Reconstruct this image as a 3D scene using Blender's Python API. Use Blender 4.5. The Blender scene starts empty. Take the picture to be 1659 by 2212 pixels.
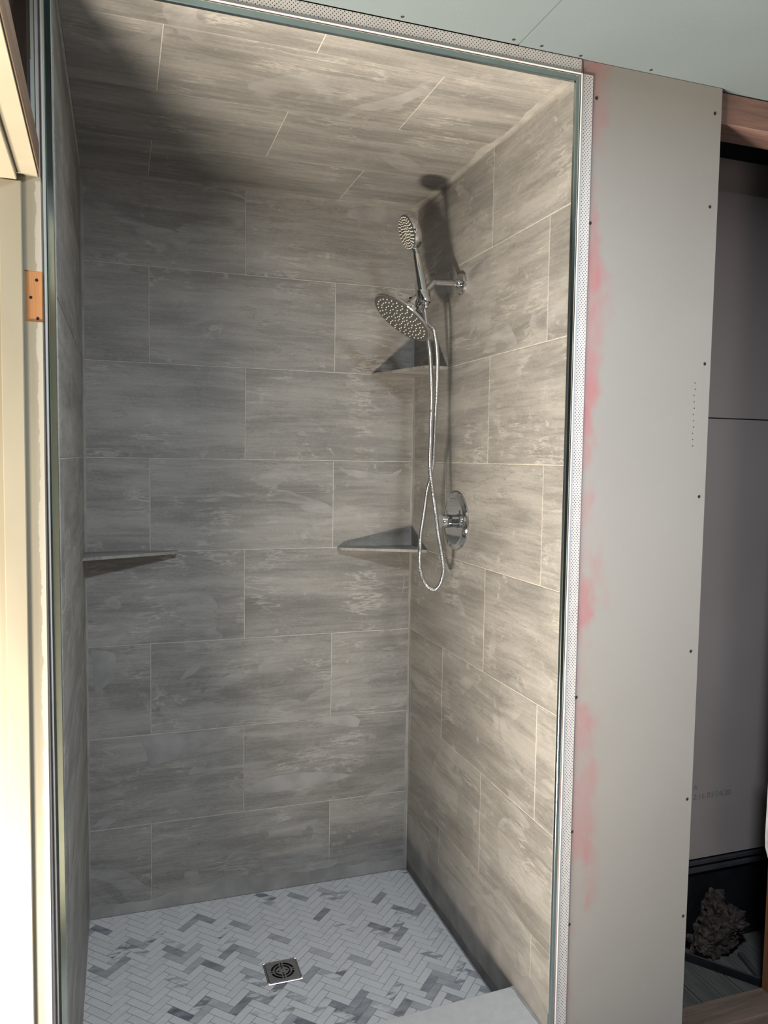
import bpy, bmesh, math, random
from mathutils import Vector, Matrix, noise as mnoise

SC = bpy.context.scene
COL = SC.collection
PI = math.pi
random.seed(7)

# ------------------------------------------------------------------ camera
def make_camera():
    a, b, c = -0.3271, -0.0679, -0.0157
    ca, sa, cb, sb, cc, sc_ = math.cos(a), math.sin(a), math.cos(b), math.sin(b), math.cos(c), math.sin(c)
    R = (Matrix(((ca, -sa, 0), (sa, ca, 0), (0, 0, 1)))
         @ Matrix(((1, 0, 0), (0, cb, -sb), (0, sb, cb)))
         @ Matrix(((cc, 0, sc_), (0, 1, 0), (-sc_, 0, cc))))
    r, f, u = R.col[0], R.col[1], R.col[2]
    M = Matrix((( r.x, u.x, -f.x, 0.1113), (r.y, u.y, -f.y, -2.6576), (r.z, u.z, -f.z, 1.5413), (0, 0, 0, 1)))
    cd = bpy.data.cameras.new('camera')
    cd.sensor_fit = 'VERTICAL'
    cd.sensor_height = 36.0
    cd.lens = 36.0 * 1679.3 / 2212.0
    cd.clip_start = 0.02
    co = bpy.data.objects.new('camera', cd)
    COL.objects.link(co)
    co.matrix_world = M
    SC.camera = co
make_camera()

# ------------------------------------------------------------------ world, lights, exposure
W = bpy.data.worlds.new('world')
SC.world = W
W.use_nodes = True
W.node_tree.nodes['Background'].inputs[0].default_value = (0.55, 0.65, 0.8, 1)
W.node_tree.nodes['Background'].inputs[1].default_value = 0.25
SC.view_settings.view_transform = 'Standard'
SC.view_settings.look = 'None'
SC.view_settings.exposure = 0.0
SC.view_settings.gamma = 1.0
SC.view_settings.use_curve_mapping = False

def area(name, loc, target, size, power, colour, shape='DISK'):
    l = bpy.data.lights.new(name, 'AREA')
    l.shape = shape
    l.size = size
    l.energy = power
    l.color = colour
    o = bpy.data.objects.new(name, l)
    COL.objects.link(o)
    o.location = loc
    o.rotation_euler = (Vector(target) - Vector(loc)).to_track_quat('-Z', 'Y').to_euler()
    return o
# sunlight thrown up from the hall floor through the doorway on the left
area('hall_floor_bounce', (-0.45, -1.87, 0.085), (-0.40, -1.83, 1.0), 0.32, 104, (1.0, 0.88, 0.72))
area('hall_floor_bounce', (-1.05, -1.58, 0.085), (-0.85, -1.50, 1.0), 0.60, 152, (1.0, 0.88, 0.72))
# cool lamp under the room ceiling, above and in front of the camera's view
area('ceiling_lamp', (0.80, -2.2, 2.42), (0.78, -2.15, 0.0), 0.24, 46, (0.80, 0.90, 1.0))
# weak fill added to lighten the stud bay, not a lamp of the room
area('bay_fill', (1.2, -3.7, 1.4), (1.7, -0.9, 1.6), 1.0, 8, (1.0, 0.90, 0.84))

# ------------------------------------------------------------------ helpers
class MB:
    """collects polygons; build() links them as ONE mesh object"""
    def __init__(s):
        s.v, s.f = [], []
    def add(s, vs, fs):
        n = len(s.v)
        s.v += [tuple(p) for p in vs]
        s.f += [tuple(i + n for i in f) for f in fs]
        return s
    def box(s, x0, x1, y0, y1, z0, z1):
        return s.add([(x, y, z) for x in (x0, x1) for y in (y0, y1) for z in (z0, z1)],
                     [(0, 1, 3, 2), (4, 6, 7, 5), (0, 4, 5, 1), (2, 3, 7, 6), (0, 2, 6, 4), (1, 5, 7, 3)])
    def cbox(s, x0, x1, y0, y1, z0, z1, c):
        """box with chamfered edges (all twelve)"""
        bm = bmesh.new()
        bmesh.ops.create_cube(bm, size=1)
        for v in bm.verts:
            v.co = Vector(((x0 + x1) / 2 + v.co.x * (x1 - x0), (y0 + y1) / 2 + v.co.y * (y1 - y0), (z0 + z1) / 2 + v.co.z * (z1 - z0)))
        bmesh.ops.bevel(bm, geom=bm.edges[:], offset=c, segments=1, affect='EDGES')
        bm.verts.index_update()
        s.add([v.co for v in bm.verts], [[v.index for v in f.verts] for f in bm.faces])
        bm.free()
        return s
    def prism(s, poly, z0, z1):
        n = len(poly)
        vs = [(x, y, z0) for x, y in poly] + [(x, y, z1) for x, y in poly]
        fs = [tuple(range(n - 1, -1, -1)), tuple(range(n, 2 * n))]
        fs += [(i, (i + 1) % n, n + (i + 1) % n, n + i) for i in range(n)]
        return s.add(vs, fs)
    def lathe(s, prof, origin, axis, seg=32, cap=True):
        """prof = [(radius, height along axis)]"""
        ax = Vector(axis).normalized()
        t = ax.orthogonal().normalized()
        b = ax.cross(t)
        vs, fs = [], []
        for r, h in prof:
            for k in range(seg):
                an = 2 * PI * k / seg
                vs.append(Vector(origin) + ax * h + (t * math.cos(an) + b * math.sin(an)) * r)
        for i in range(len(prof) - 1):
            for k in range(seg):
                k2 = (k + 1) % seg
                fs.append((i * seg + k, i * seg + k2, (i + 1) * seg + k2, (i + 1) * seg + k))
        if cap:
            fs.append(tuple(range(seg - 1, -1, -1)))
            fs.append(tuple((len(prof) - 1) * seg + k for k in range(seg)))
        return s.add(vs, fs)
    def tube(s, pts, rad, seg=12):
        pts = [Vector(p) for p in pts]
        n = len(pts)
        vs, fs = [], []
        t0 = (pts[1] - pts[0]).normalized()
        nx = t0.orthogonal().normalized()
        for i, p in enumerate(pts):
            a, b = pts[max(0, i - 1)], pts[min(n - 1, i + 1)]
            t = (b - a).normalized()
            nx = (nx - t * nx.dot(t)).normalized()
            by = t.cross(nx)
            r = rad[i] if isinstance(rad, (list, tuple)) else rad
            for k in range(seg):
                an = 2 * PI * k / seg
                vs.append(p + (nx * math.cos(an) + by * math.sin(an)) * r)
        for i in range(n - 1):
            for k in range(seg):
                k2 = (k + 1) % seg
                fs.append((i * seg + k, i * seg + k2, (i + 1) * seg + k2, (i + 1) * seg + k))
        fs.append(tuple(range(seg - 1, -1, -1)))
        fs.append(tuple((n - 1) * seg + k for k in range(seg)))
        return s.add(vs, fs)
    def mesh(s, name, smooth=None):
        me = bpy.data.meshes.new(name)
        me.from_pydata(s.v, [], s.f)
        bm = bmesh.new()
        bm.from_mesh(me)
        bmesh.ops.recalc_face_normals(bm, faces=bm.faces[:])
        bm.to_mesh(me)
        bm.free()
        if smooth is not None:
            me.polygons.foreach_set('use_smooth', [True] * len(me.polygons))
            me.set_sharp_from_angle(angle=math.radians(smooth))
        return me
    def build(s, name, mat, parent=None, smooth=None):
        return link(name, s.mesh(name, smooth), mat, parent)

def link(name, me, mat=None, parent=None):
    if mat is not None and not me.materials:
        me.materials.append(mat)
    o = bpy.data.objects.new(name, me)
    COL.objects.link(o)
    if parent is not None:
        o.parent = parent
    return o

def tag(o, label=None, cat=None, group=None, kind=None):
    if label: o['label'] = label
    if cat: o['category'] = cat
    if group: o['group'] = group
    if kind: o['kind'] = kind
    return o

def empty(name, loc, label=None, cat=None, group=None, kind=None):
    o = bpy.data.objects.new(name, None)
    o.empty_display_size = 0.05
    COL.objects.link(o)
    o.location = loc
    return tag(o, label, cat, group, kind)

def local(o):
    """offset a part whose mesh is written in world coordinates under a parent at its own place"""
    if o.parent is not None:
        o.matrix_parent_inverse = Matrix.Translation(-Vector(o.parent.location))
    return o

def smooth_path(ctrl, step):
    """Catmull-Rom through ctrl, resampled at equal step"""
    c = [Vector(p) for p in ctrl]
    out = []
    for i in range(len(c) - 1):
        p0, p1, p2, p3 = c[max(0, i - 1)], c[i], c[i + 1], c[min(len(c) - 1, i + 2)]
        for k in range(24):
            t = k / 24
            out.append(0.5 * ((2 * p1) + (p2 - p0) * t + (2 * p0 - 5 * p1 + 4 * p2 - p3) * t * t + (3 * p1 - p0 - 3 * p2 + p3) * t ** 3))
    out.append(c[-1])
    res = [out[0]]
    acc = 0.0
    for a, b in zip(out, out[1:]):
        d = (b - a).length
        while d > 0 and acc + d >= step:
            t = (step - acc) / d
            a = a.lerp(b, t)
            res.append(a.copy())
            d = (b - a).length
            acc = 0.0
        acc += d
    return res

# ------------------------------------------------------------------ materials
class NT:
    def __init__(s, name):
        s.m = bpy.data.materials.new(name)
        s.m.use_nodes = True
        s.t = s.m.node_tree
        s.b = s.t.nodes['Principled BSDF']
    def n(s, typ, **kw):
        nd = s.t.nodes.new(typ)
        for k, v in kw.items():
            setattr(nd, k, v)
        return nd
    def l(s, a, b):
        s.t.links.new(a, b)
    def val(s, sock, v):
        if hasattr(v, 'is_output') or isinstance(v, bpy.types.NodeSocket):
            s.l(v, sock)
        else:
            sock.default_value = v
    def math(s, op, a, b=0.0, clamp=False):
        nd = s.n('ShaderNodeMath', operation=op, use_clamp=clamp)
        s.val(nd.inputs[0], a); s.val(nd.inputs[1], b)
        return nd.outputs[0]
    def vmath(s, op, a, b):
        nd = s.n('ShaderNodeVectorMath', operation=op)
        s.val(nd.inputs[0], a); s.val(nd.inputs[1], b)
        return nd.outputs[0]
    def noise(s, vec, scale, detail=4.0, rough=0.55, dist=0.0):
        nd = s.n('ShaderNodeTexNoise')
        s.l(vec, nd.inputs['Vector'])
        nd.inputs['Scale'].default_value = scale
        nd.inputs['Detail'].default_value = detail
        nd.inputs['Roughness'].default_value = rough
        nd.inputs['Distortion'].default_value = dist
        return nd.outputs['Fac']
    def ramp(s, fac, lo, hi):
        nd = s.n('ShaderNodeMapRange')
        nd.clamp = True
        nd.interpolation_type = 'SMOOTHSTEP'
        s.l(fac, nd.inputs['Value'])
        nd.inputs['From Min'].default_value = lo
        nd.inputs['From Max'].default_value = hi
        return nd.outputs['Result']
    def mix(s, fac, a, b):
        nd = s.n('ShaderNodeMix', data_type='RGBA')
        s.val(nd.inputs['Factor'], fac)
        for sock, v in ((nd.inputs['A'], a), (nd.inputs['B'], b)):
            if isinstance(v, tuple):
                sock.default_value = (v[0], v[1], v[2], 1)
            else:
                s.l(v, sock)
        return nd.outputs['Result']
    def bump(s, h, strength, dist=0.001):
        nd = s.n('ShaderNodeBump')
        s.l(h, nd.inputs['Height'])
        nd.inputs['Strength'].default_value = strength
        nd.inputs['Distance'].default_value = dist
        s.l(nd.outputs['Normal'], s.b.inputs['Normal'])
    def obj(s):
        return s.n('ShaderNodeTexCoord').outputs['Object']
    def pos(s):
        return s.n('ShaderNodeNewGeometry').outputs['Position']
    def done(s, col=None, rough=0.5, metal=0.0, spec=0.5):
        if col is not None:
            if isinstance(col, tuple):
                s.b.inputs['Base Color'].default_value = (*col, 1)
            else:
                s.l(col, s.b.inputs['Base Color'])
        s.val(s.b.inputs['Roughness'], rough)
        s.b.inputs['Metallic'].default_value = metal
        s.b.inputs['Specular IOR Level'].default_value = spec
        return s.m

def plain(name, col, rough=0.5, metal=0.0, spec=0.5, var=0.12, scale=30.0):
    t = NT(name)
    n = t.noise(t.obj(), scale, 4)
    d = tuple(c * (1 - var) for c in col)
    e = tuple(min(1, c * (1 + var)) for c in col)
    return t.done(t.mix(t.ramp(n, 0.3, 0.7), d, e), rough, metal, spec)

def tile_material(name, dark, light, vein, haze, haze_amt):
    t = NT(name)
    rnd = t.n('ShaderNodeObjectInfo').outputs['Random']
    cmb = t.n('ShaderNodeCombineXYZ')
    for i, k in enumerate((37.0, 91.0, 17.0)):
        t.l(t.math('MULTIPLY', rnd, k), cmb.inputs[i])
    p = t.vmath('ADD', t.obj(), cmb.outputs[0])
    # slow warp so that the bands wander
    wn = t.n('ShaderNodeTexNoise'); t.l(p, wn.inputs['Vector']); wn.inputs['Scale'].default_value = 3.0; wn.inputs['Detail'].default_value = 3
    warp = t.vmath('MULTIPLY', t.vmath('SUBTRACT', wn.outputs['Color'], (0.5, 0.5, 0.5)), (0.05, 0.035, 0.0))
    q = t.vmath('ADD', p, warp)
    broad = t.noise(t.vmath('MULTIPLY', q, (1.0, 4.5, 1.0)), 2.4, 4, 0.5)
    streak = t.noise(t.vmath('MULTIPLY', q, (1.0, 13.0, 1.0)), 4.0, 8, 0.68, 0.25)
    strata = t.noise(t.vmath('MULTIPLY', q, (1.0, 22.0, 1.0)), 7.0, 5, 0.7, 0.4)
    fine = t.noise(t.vmath('MULTIPLY', q, (1.0, 2.2, 1.0)), 95.0, 5, 0.7)
    patch = t.noise(p, 5.0, 4, 0.55, 0.4)
    f = t.math('ADD', t.math('MULTIPLY', broad, 0.40), t.math('MULTIPLY', streak, 0.26))
    f = t.math('ADD', f, t.math('MULTIPLY', strata, 0.16))
    f = t.math('ADD', f, t.math('MULTIPLY', fine, 0.18))
    base = t.mix(t.ramp(f, 0.37, 0.63), dark, light)
    # thin dark strata lines
    dl = t.math('ABSOLUTE', t.math('SUBTRACT', t.noise(t.vmath('MULTIPLY', q, (1.0, 7.0, 1.0)), 3.1, 8, 0.6, 0.5), 0.5))
    dm = t.math('MULTIPLY', t.math('SUBTRACT', 1.0, t.ramp(dl, 0.0, 0.016)), t.ramp(patch, 0.52, 0.40))
    base = t.mix(t.math('MULTIPLY', dm, 0.45), base, tuple(c * 0.72 for c in dark))
    # pale wisps
    ridge = t.math('ABSOLUTE', t.math('SUBTRACT', t.noise(t.vmath('MULTIPLY', q, (1.0, 6.0, 1.0)), 4.0, 7, 0.65, 0.3), 0.5))
    wisp = t.math('MULTIPLY', t.math('SUBTRACT', 1.0, t.ramp(ridge, 0.0, 0.035)), t.ramp(patch, 0.50, 0.66))
    crumb = t.math('MULTIPLY', t.ramp(t.noise(q, 38.0, 5, 0.7), 0.54, 0.66), t.ramp(t.noise(t.vmath('MULTIPLY', q, (1.0, 2.6, 1.0)), 6.0, 3), 0.54, 0.68))
    w = t.math('MAXIMUM', t.math('MULTIPLY', wisp, 0.7), t.math('MULTIPLY', crumb, 0.55))
    base = t.mix(w, base, vein)
    # dried grout film left by the sponge, running across the tiles
    g = t.pos()
    hp = t.vmath('MULTIPLY', g, (1.0, 1.0, 1.7))
    hz = t.noise(hp, 2.3, 3, 0.5, 1.6)
    gz = t.n('ShaderNodeSeparateXYZ'); t.l(g, gz.inputs[0])
    hz = t.math('ADD', hz, t.math('MULTIPLY', t.ramp(gz.outputs[2], 1.3, 0.2), 0.09))
    edge = t.ramp(hz, 0.585, 0.60)
    soft = t.ramp(t.noise(t.vmath('MULTIPLY', g, (2.0, 2.0, 9.0)), 3.0, 4, 0.6, 0.8), 0.35, 0.75)
    hm = t.math('MULTIPLY', t.math('MULTIPLY', edge, soft), haze_amt)
    base = t.mix(hm, base, haze)
    t.bump(t.math('ADD', fine, t.math('MULTIPLY', w, 0.4)), 0.12, 0.0012)
    return t.done(base, t.math('ADD', 0.42, t.math('MULTIPLY', fine, 0.2)), 0.0, 0.4)

def marble_material(name, by_attribute):
    """white marble with blue grey smoke; tone 0..1 comes with each chip"""
    t = NT(name)
    if by_attribute:
        at = t.n('ShaderNodeAttribute', attribute_name='tone')
        sep = t.n('ShaderNodeSeparateColor'); t.l(at.outputs['Color'], sep.inputs[0])
        p = t.obj()
    else:
        oi = t.n('ShaderNodeObjectInfo')
        sep = t.n('ShaderNodeSeparateColor'); t.l(oi.outputs['Color'], sep.inputs[0])
        cmb = t.n('ShaderNodeCombineXYZ')
        for i, k in enumerate((31.0, 73.0, 11.0)):
            t.l(t.math('MULTIPLY', oi.outputs['Random'], k), cmb.inputs[i])
        p = t.vmath('ADD', t.obj(), cmb.outputs[0])
    tone, streaky = sep.outputs[0], sep.outputs[1]
    rot = t.n('ShaderNodeMapping'); t.l(p, rot.inputs['Vector'])
    rot.inputs['Rotation'].default_value = (0, 0, 0.5)
    rot.inputs['Scale'].default_value = (1.0, 3.6, 1.0)
    n1 = t.noise(rot.outputs[0], 13.0, 3, 0.5, 0.4)
    n2 = t.noise(rot.outputs[0], 60.0, 4, 0.6)
    nn = t.math('ADD', t.math('MULTIPLY', n1, 0.75), t.math('MULTIPLY', n2, 0.25))
    solid = t.math('MULTIPLY', tone, t.math('ADD', 0.62, t.math('MULTIPLY', t.ramp(nn, 0.3, 0.7), 0.45)))
    smoke = t.math('MULTIPLY', tone, t.ramp(nn, 0.45, 0.58))
    amt = t.mix(streaky, solid, smoke)
    white = t.mix(t.ramp(n2, 0.3, 0.7), (0.54, 0.545, 0.555), (0.59, 0.595, 0.605))
    c = t.mix(amt, white, (0.075, 0.085, 0.115))
    return t.done(c, 0.42, 0.0, 0.4)

def drywall_material(name, col, col2, stain=False):
    t = NT(name)
    g = t.pos()
    n = t.noise(g, 2.2, 4, 0.5)
    base = t.mix(t.ramp(n, 0.3, 0.7), col, col2)
    fib = t.noise(t.vmath('MULTIPLY', g, (1.0, 1.0, 0.4)), 160.0, 3, 0.6)
    base = t.mix(t.math('MULTIPLY', t.ramp(fib, 0.55, 0.8), 0.12), base, (0.42, 0.40, 0.38))
    if stain:
        sx = t.n('ShaderNodeSeparateXYZ'); t.l(g, sx.inputs[0])
        edge = t.noise(t.vmath('MULTIPLY', g, (3.0, 1.0, 2.0)), 3.4, 3, 0.5, 0.2)
        reach = t.math('ADD', 1.165, t.math('MULTIPLY', t.ramp(edge, 0.36, 0.68), 0.075))
        d = t.math('SUBTRACT', reach, sx.outputs[0])
        m = t.ramp(d, -0.025, 0.045)
        strength = t.noise(t.vmath('MULTIPLY', g, (3.0, 1.0, 1.0)), 5.0, 4, 0.6)
        m = t.math('MULTIPLY', m, t.math('ADD', 0.30, t.math('MULTIPLY', t.ramp(strength, 0.35, 0.70), 0.50)))
        base = t.mix(m, base, (0.40, 0.15, 0.16))
    t.bump(fib, 0.05, 0.0006)
    return t.done(base, 0.85, 0.0, 0.2)

def wood_material(name, dark, light, axis=2, rough=0.7, scale=1.0):
    t = NT(name)
    sc = [14.0, 14.0, 14.0]; sc[axis] = 0.9
    q = t.vmath('MULTIPLY', t.obj(), tuple(v * scale for v in sc))
    n = t.noise(q, 3.0, 6, 0.62, 0.8)
    n2 = t.noise(t.vmath('MULTIPLY', t.obj(), tuple(v * 5 * scale for v in sc)), 4.0, 3, 0.6)
    f = t.math('ADD', t.math('MULTIPLY', n, 0.7), t.math('MULTIPLY', n2, 0.3))
    t.bump(n2, 0.2, 0.0008)
    return t.done(t.mix(t.ramp(f, 0.32, 0.68), dark, light), rough, 0.0, 0.25)

def paint_material(name):
    """old cream paint, chipped to white along the room-side edge of the jamb"""
    t = NT(name)
    g = t.pos()
    n = t.noise(t.vmath('MULTIPLY', g, (1.0, 1.0, 0.35)), 9.0, 4, 0.5)
    base = t.mix(t.ramp(n, 0.3, 0.7), (0.20, 0.182, 0.138), (0.222, 0.205, 0.157))
    sx = t.n('ShaderNodeSeparateXYZ'); t.l(g, sx.inputs[0])
    jag = t.noise(t.vmath('MULTIPLY', g, (1.0, 1.0, 0.7)), 24.0, 5, 0.7)
    lim = t.math('ADD', -0.0395, t.math('MULTIPLY', jag, 0.022))
    m = t.ramp(t.math('SUBTRACT', sx.outputs[0], lim), -0.0004, 0.0004)
    low = t.ramp(sx.outputs[2], 2.02, 2.025)
    m = t.math('MULTIPLY', m, t.math('SUBTRACT', 1.0, low))
    base = t.mix(m, base, (0.29, 0.275, 0.235))
    t.bump(n, 0.1, 0.001)
    return t.done(base, 0.45, 0.0, 0.4)

M_TILE = tile_material('porcelain_tile', (0.165, 0.160, 0.150), (0.315, 0.303, 0.283), (0.42, 0.405, 0.375), (0.345, 0.337, 0.325), 0.75)
M_GROUT = plain('pale_grout', (0.44, 0.42, 0.38), 0.9, spec=0.1)
M_CAULK = plain('grey_caulk', (0.30, 0.288, 0.268), 0.7, spec=0.2, var=0.15, scale=14)
M_SMEAR = plain('dried_caulk_film', (0.285, 0.278, 0.27), 0.75, spec=0.2, var=0.18, scale=9)
M_WETBAND = plain('bare_tile_band', (0.14, 0.137, 0.13), 0.6, spec=0.3, var=0.2, scale=12)
M_FGROUT = plain('floor_grout', (0.21, 0.21, 0.215), 0.9, spec=0.1)
M_CHIP = marble_material('marble_chip', False)
M_CHIPS = marble_material('marble_chip_far', True)
M_CHROME = plain('chrome', (0.60, 0.61, 0.62), 0.06, 1.0, var=0.02)
M_STEEL = plain('brushed_steel', (0.40, 0.40, 0.41), 0.28, 1.0, var=0.08, scale=60)
M_FACE = plain('spray_face', (0.11, 0.113, 0.11), 0.35, 0.6, var=0.06)
M_NOZZLE = plain('rubber_nozzle', (0.70, 0.68, 0.60), 0.6, var=0.05)
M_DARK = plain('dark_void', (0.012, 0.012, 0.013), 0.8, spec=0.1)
M_ALU = plain('satin_aluminium_trim', (0.42, 0.49, 0.48), 0.17, 1.0, var=0.04, scale=20)
M_BEAD = plain('white_corner_bead', (0.56, 0.545, 0.54), 0.5, var=0.03)
M_SLAB = plain('quartz_slab', (0.50, 0.495, 0.49), 0.35, var=0.05, scale=40)
M_PANEL = drywall_material('front_drywall', (0.295, 0.281, 0.264), (0.318, 0.304, 0.287), True)
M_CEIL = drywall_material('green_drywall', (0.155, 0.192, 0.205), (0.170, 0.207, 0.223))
M_GREEN = drywall_material('green_drywall_brightened', (0.50, 0.55, 0.45), (0.55, 0.60, 0.50))  # brightened copy of the green drywall, making up for light missing there
M_ROOM = drywall_material('room_drywall', (0.14, 0.135, 0.13), (0.17, 0.165, 0.16))
M_PURPLE = drywall_material('purple_drywall', (0.31, 0.262, 0.245), (0.335, 0.288, 0.27))
M_SCREW = plain('black_screw', (0.02, 0.02, 0.02), 0.5)
M_PAINT = paint_material('old_cream_paint')
M_RAW = wood_material('raw_orange_wood', (0.26, 0.115, 0.045), (0.36, 0.18, 0.075), 2, scale=1.5)
M_EDGE = wood_material('brown_wood_edge', (0.13, 0.085, 0.055), (0.20, 0.135, 0.09), 1)
M_DKWOOD = wood_material('dark_old_wood', (0.030, 0.020, 0.014), (0.055, 0.036, 0.024), 2)
M_STUD = wood_material('orange_brown_stud', (0.07, 0.030, 0.015), (0.13, 0.058, 0.028), 2)
M_PLATE = wood_material('sill_plate_wood', (0.09, 0.065, 0.052), (0.16, 0.115, 0.09), 0)
M_TOPPL = wood_material('top_plate_wood', (0.19, 0.125, 0.115), (0.33, 0.19, 0.15), 0)
M_PLANK = wood_material('grey_floor_plank', (0.06, 0.057, 0.052), (0.105, 0.10, 0.092), 1)
M_HALL = wood_material('hall_floor_wood', (0.36, 0.25, 0.15), (0.48, 0.34, 0.21), 1)
M_FLUFF = plain('dirty_insulation', (0.052, 0.042, 0.037), 0.95, spec=0.05, var=0.5, scale=45)
M_BLACK = plain('black_sheet', (0.010, 0.010, 0.012), 0.7, spec=0.15, var=0.4, scale=8)
M_TRACK = plain('grey_metal_track', (0.10, 0.10, 0.11), 0.5, 0.6)
M_WHITE = plain('white_vinyl', (0.72, 0.71, 0.72), 0.4)
M_INK = plain('faded_ink', (0.19, 0.18, 0.19), 0.9, spec=0.1)

# ------------------------------------------------------------------ dimensions
WD = 1.1208          # shower width
ZC = 2.428           # tiled ceiling
YF = -1.022          # front edge of the tile
PITCH = 0.3078
ZK = [ZC] + [1.5327 + (3 - k) * PITCH for k in range(1, 8)] + [0.0]
GAP = 0.0026         # grout joint
TT = 0.008           # tile thickness

tile_cache = {}
def tile_mesh(w, h):
    key = (round(w, 4), round(h, 4))
    if key not in tile_cache:
        c = 0.0009
        a, b = w / 2, h / 2
        mb = MB()
        vs = [(-a, -b, -TT), (a, -b, -TT), (a, b, -TT), (-a, b, -TT),
              (-a, -b, -c), (a, -b, -c), (a, b, -c), (-a, b, -c),
              (-a + c, -b + c, 0), (a - c, -b + c, 0), (a - c, b - c, 0), (-a + c, b - c, 0)]
        fs = [(8, 9, 10, 11)]
        for i in range(4):
            j = (i + 1) % 4
            fs += [(i, j, 4 + j, 4 + i), (4 + i, 4 + j, 8 + j, 8 + i)]
        me = bpy.data.meshes.new('tile')
        me.from_pydata(vs, [], fs)
        me.materials.append(M_TILE)
        tile_cache[key] = me
    return tile_cache[key]

def tile_field(parent, origin, eu, ev, rows):
    """rows: list of (v0, v1, [u breaks]); tiles lie in the plane origin + u*eu + v*ev, facing eu x ev"""
    eu, ev = Vector(eu), Vector(ev)
    en = eu.cross(ev)
    for v0, v1, us in rows:
        for u0, u1 in zip(us, us[1:]):
            w, h = u1 - u0 - GAP, v1 - v0 - GAP
            if w < 0.012 or h < 0.012:
                continue
            o = bpy.data.objects.new('tile', tile_mesh(w, h))
            COL.objects.link(o)
            o.parent = parent
            p = Vector(origin) + eu * (u0 + u1) / 2 + ev * (v0 + v1) / 2 + en * random.uniform(-0.0002, 0.0003)
            o.matrix_local = Matrix(((eu.x, ev.x, en.x, p.x), (eu.y, ev.y, en.y, p.y), (eu.z, ev.z, en.z, p.z), (0, 0, 0, 1)))

def slab(name, mb, mat, label, cat):
    o = mb.build(name, mat)
    return tag(o, label, cat, None, 'structure')

GR = 0.0011  # grout sits this far behind the tile face
# back wall
wb = slab('wall_back', MB().box(-0.03, WD + 0.03, GR, 0.06, -0.05, ZC + 0.04), M_GROUT, 'back wall of the shower in horizontal grey stone-look tiles', 'wall')
rows = []
for k in range(8):
    us = [0.0, 0.5118, WD] if k % 2 == 0 else [0.0, 0.2023, 0.8225, WD]
    rows.append((ZK[k + 1], ZK[k], us))
tile_field(wb, (0, 0, 0), (1, 0, 0), (0, 0, 1), rows)
# right wall (leans out a hair towards its foot)
wr = slab('wall_right', MB().box(WD + GR, WD + 0.028, YF, 0.0, -0.05, ZC + 0.02), M_GROUT, 'right shower wall of grey tiles behind the shower head and valve', 'wall')
rows = []
for k in range(8):
    us = [0.0, 0.6118, -YF] if k % 2 == 0 else [0.0, 0.3076, 0.9278, -YF]
    rows.append((ZK[k + 1], ZK[k], us))
tile_field(wr, (WD, 0, 0), (0, -1, 0), (0, 0, 1), rows)
def lean_wall(o, x0):
    o.matrix_world = Matrix.Translation((x0, 0, 1.4)) @ Matrix.Rotation(-0.003, 4, 'Y') @ Matrix.Translation((-x0, 0, -1.4))
lean_wall(wr, WD)
# left wall
wl = slab('wall_left', MB().box(-0.028, -GR, YF, 0.0, -0.05, ZC + 0.02), M_GROUT, 'left shower wall of grey tiles seen nearly edge on', 'wall')
rows = []
for k in range(8):
    us = [YF, -0.6118, 0.0] if k % 2 == 0 else [YF, -0.9278, -0.3076, 0.0]
    rows.append((ZK[k + 1], ZK[k], us))
tile_field(wl, (0, 0, 0), (0, 1, 0), (0, 0, 1), rows)
lean_wall(wl, 0.0)
# tiled ceiling
cs = slab('ceiling_shower', MB().box(-0.028, WD + 0.028, YF, 0.0, ZC + GR, ZC + 0.03), M_GROUT, 'tiled ceiling over the shower in grey stone-look tiles', 'ceiling')
rows = []
yk = [0.0, 0.2999, 0.6195, 0.9285, -YF]
for k in range(4):
    us = [0.0, 0.2012, 0.8291, WD] if k % 2 == 0 else [0.0, 0.526, WD]
    rows.append((yk[k], yk[k + 1], us))
tile_field(cs, (0, 0, ZC), (1, 0, 0), (0, -1, 0), rows)

# caulk in the corners: ragged flat ribbons a fraction of a millimetre proud of the tile
def ribbon(name, p0, p1, side, nrm, w0, amp, mat, parent, freq=9.0, proud=0.0007, seed=0.0, steps=90):
    p0, p1, side, nrm = Vector(p0), Vector(p1), Vector(side), Vector(nrm)
    vs, fs = [], []
    for i in range(steps + 1):
        t = i / steps
        w = w0 + amp * mnoise.noise(Vector((t * freq, seed, 0.3))) + 0.3 * amp * mnoise.noise(Vector((t * freq * 5, seed, 4.3)))
        w = max(0.0015, w)
        p = p0.lerp(p1, t)
        vs += [p + nrm * proud, p + side * w + nrm * proud * 0.7, p + side * w - nrm * 0.0004]
    for i in range(steps):
        a = 3 * i
        fs += [(a, a + 1, a + 4, a + 3), (a + 1, a + 2, a + 5, a + 4)]
    mb = MB().add(vs, fs)
    return mb.build(name, mat, parent)
X, Y, Z = Vector((1, 0, 0)), Vector((0, 1, 0)), Vector((0, 0, 1))
ribbon('caulk_bead', (WD, 0, 0), (WD, 0, ZC), -X, -Y, 0.007, 0.007, M_CAULK, wb, 11, seed=1)
ribbon('caulk_bead', (WD, 0, 0), (WD, 0, ZC), -Y, -X, 0.012, 0.014, M_CAULK, wr, 7, seed=2)
ribbon('caulk_bead', (0, 0, 0), (0, 0, ZC), X, -Y, 0.007, 0.005, M_CAULK, wb, 9, seed=3)
ribbon('caulk_bead', (0, 0, 0), (0, 0, ZC), -Y, X, 0.020, 0.018, M_CAULK, wl, 6, seed=4)
ribbon('caulk_bead', (WD, 0, ZC), (WD, YF, ZC), -X, -Z, 0.024, 0.016, M_CAULK, cs, 8, seed=5)
ribbon('caulk_bead', (WD, 0, ZC), (WD, YF, ZC), -Z, -X, 0.006, 0.004, M_CAULK, wr, 8, seed=6)
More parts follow.
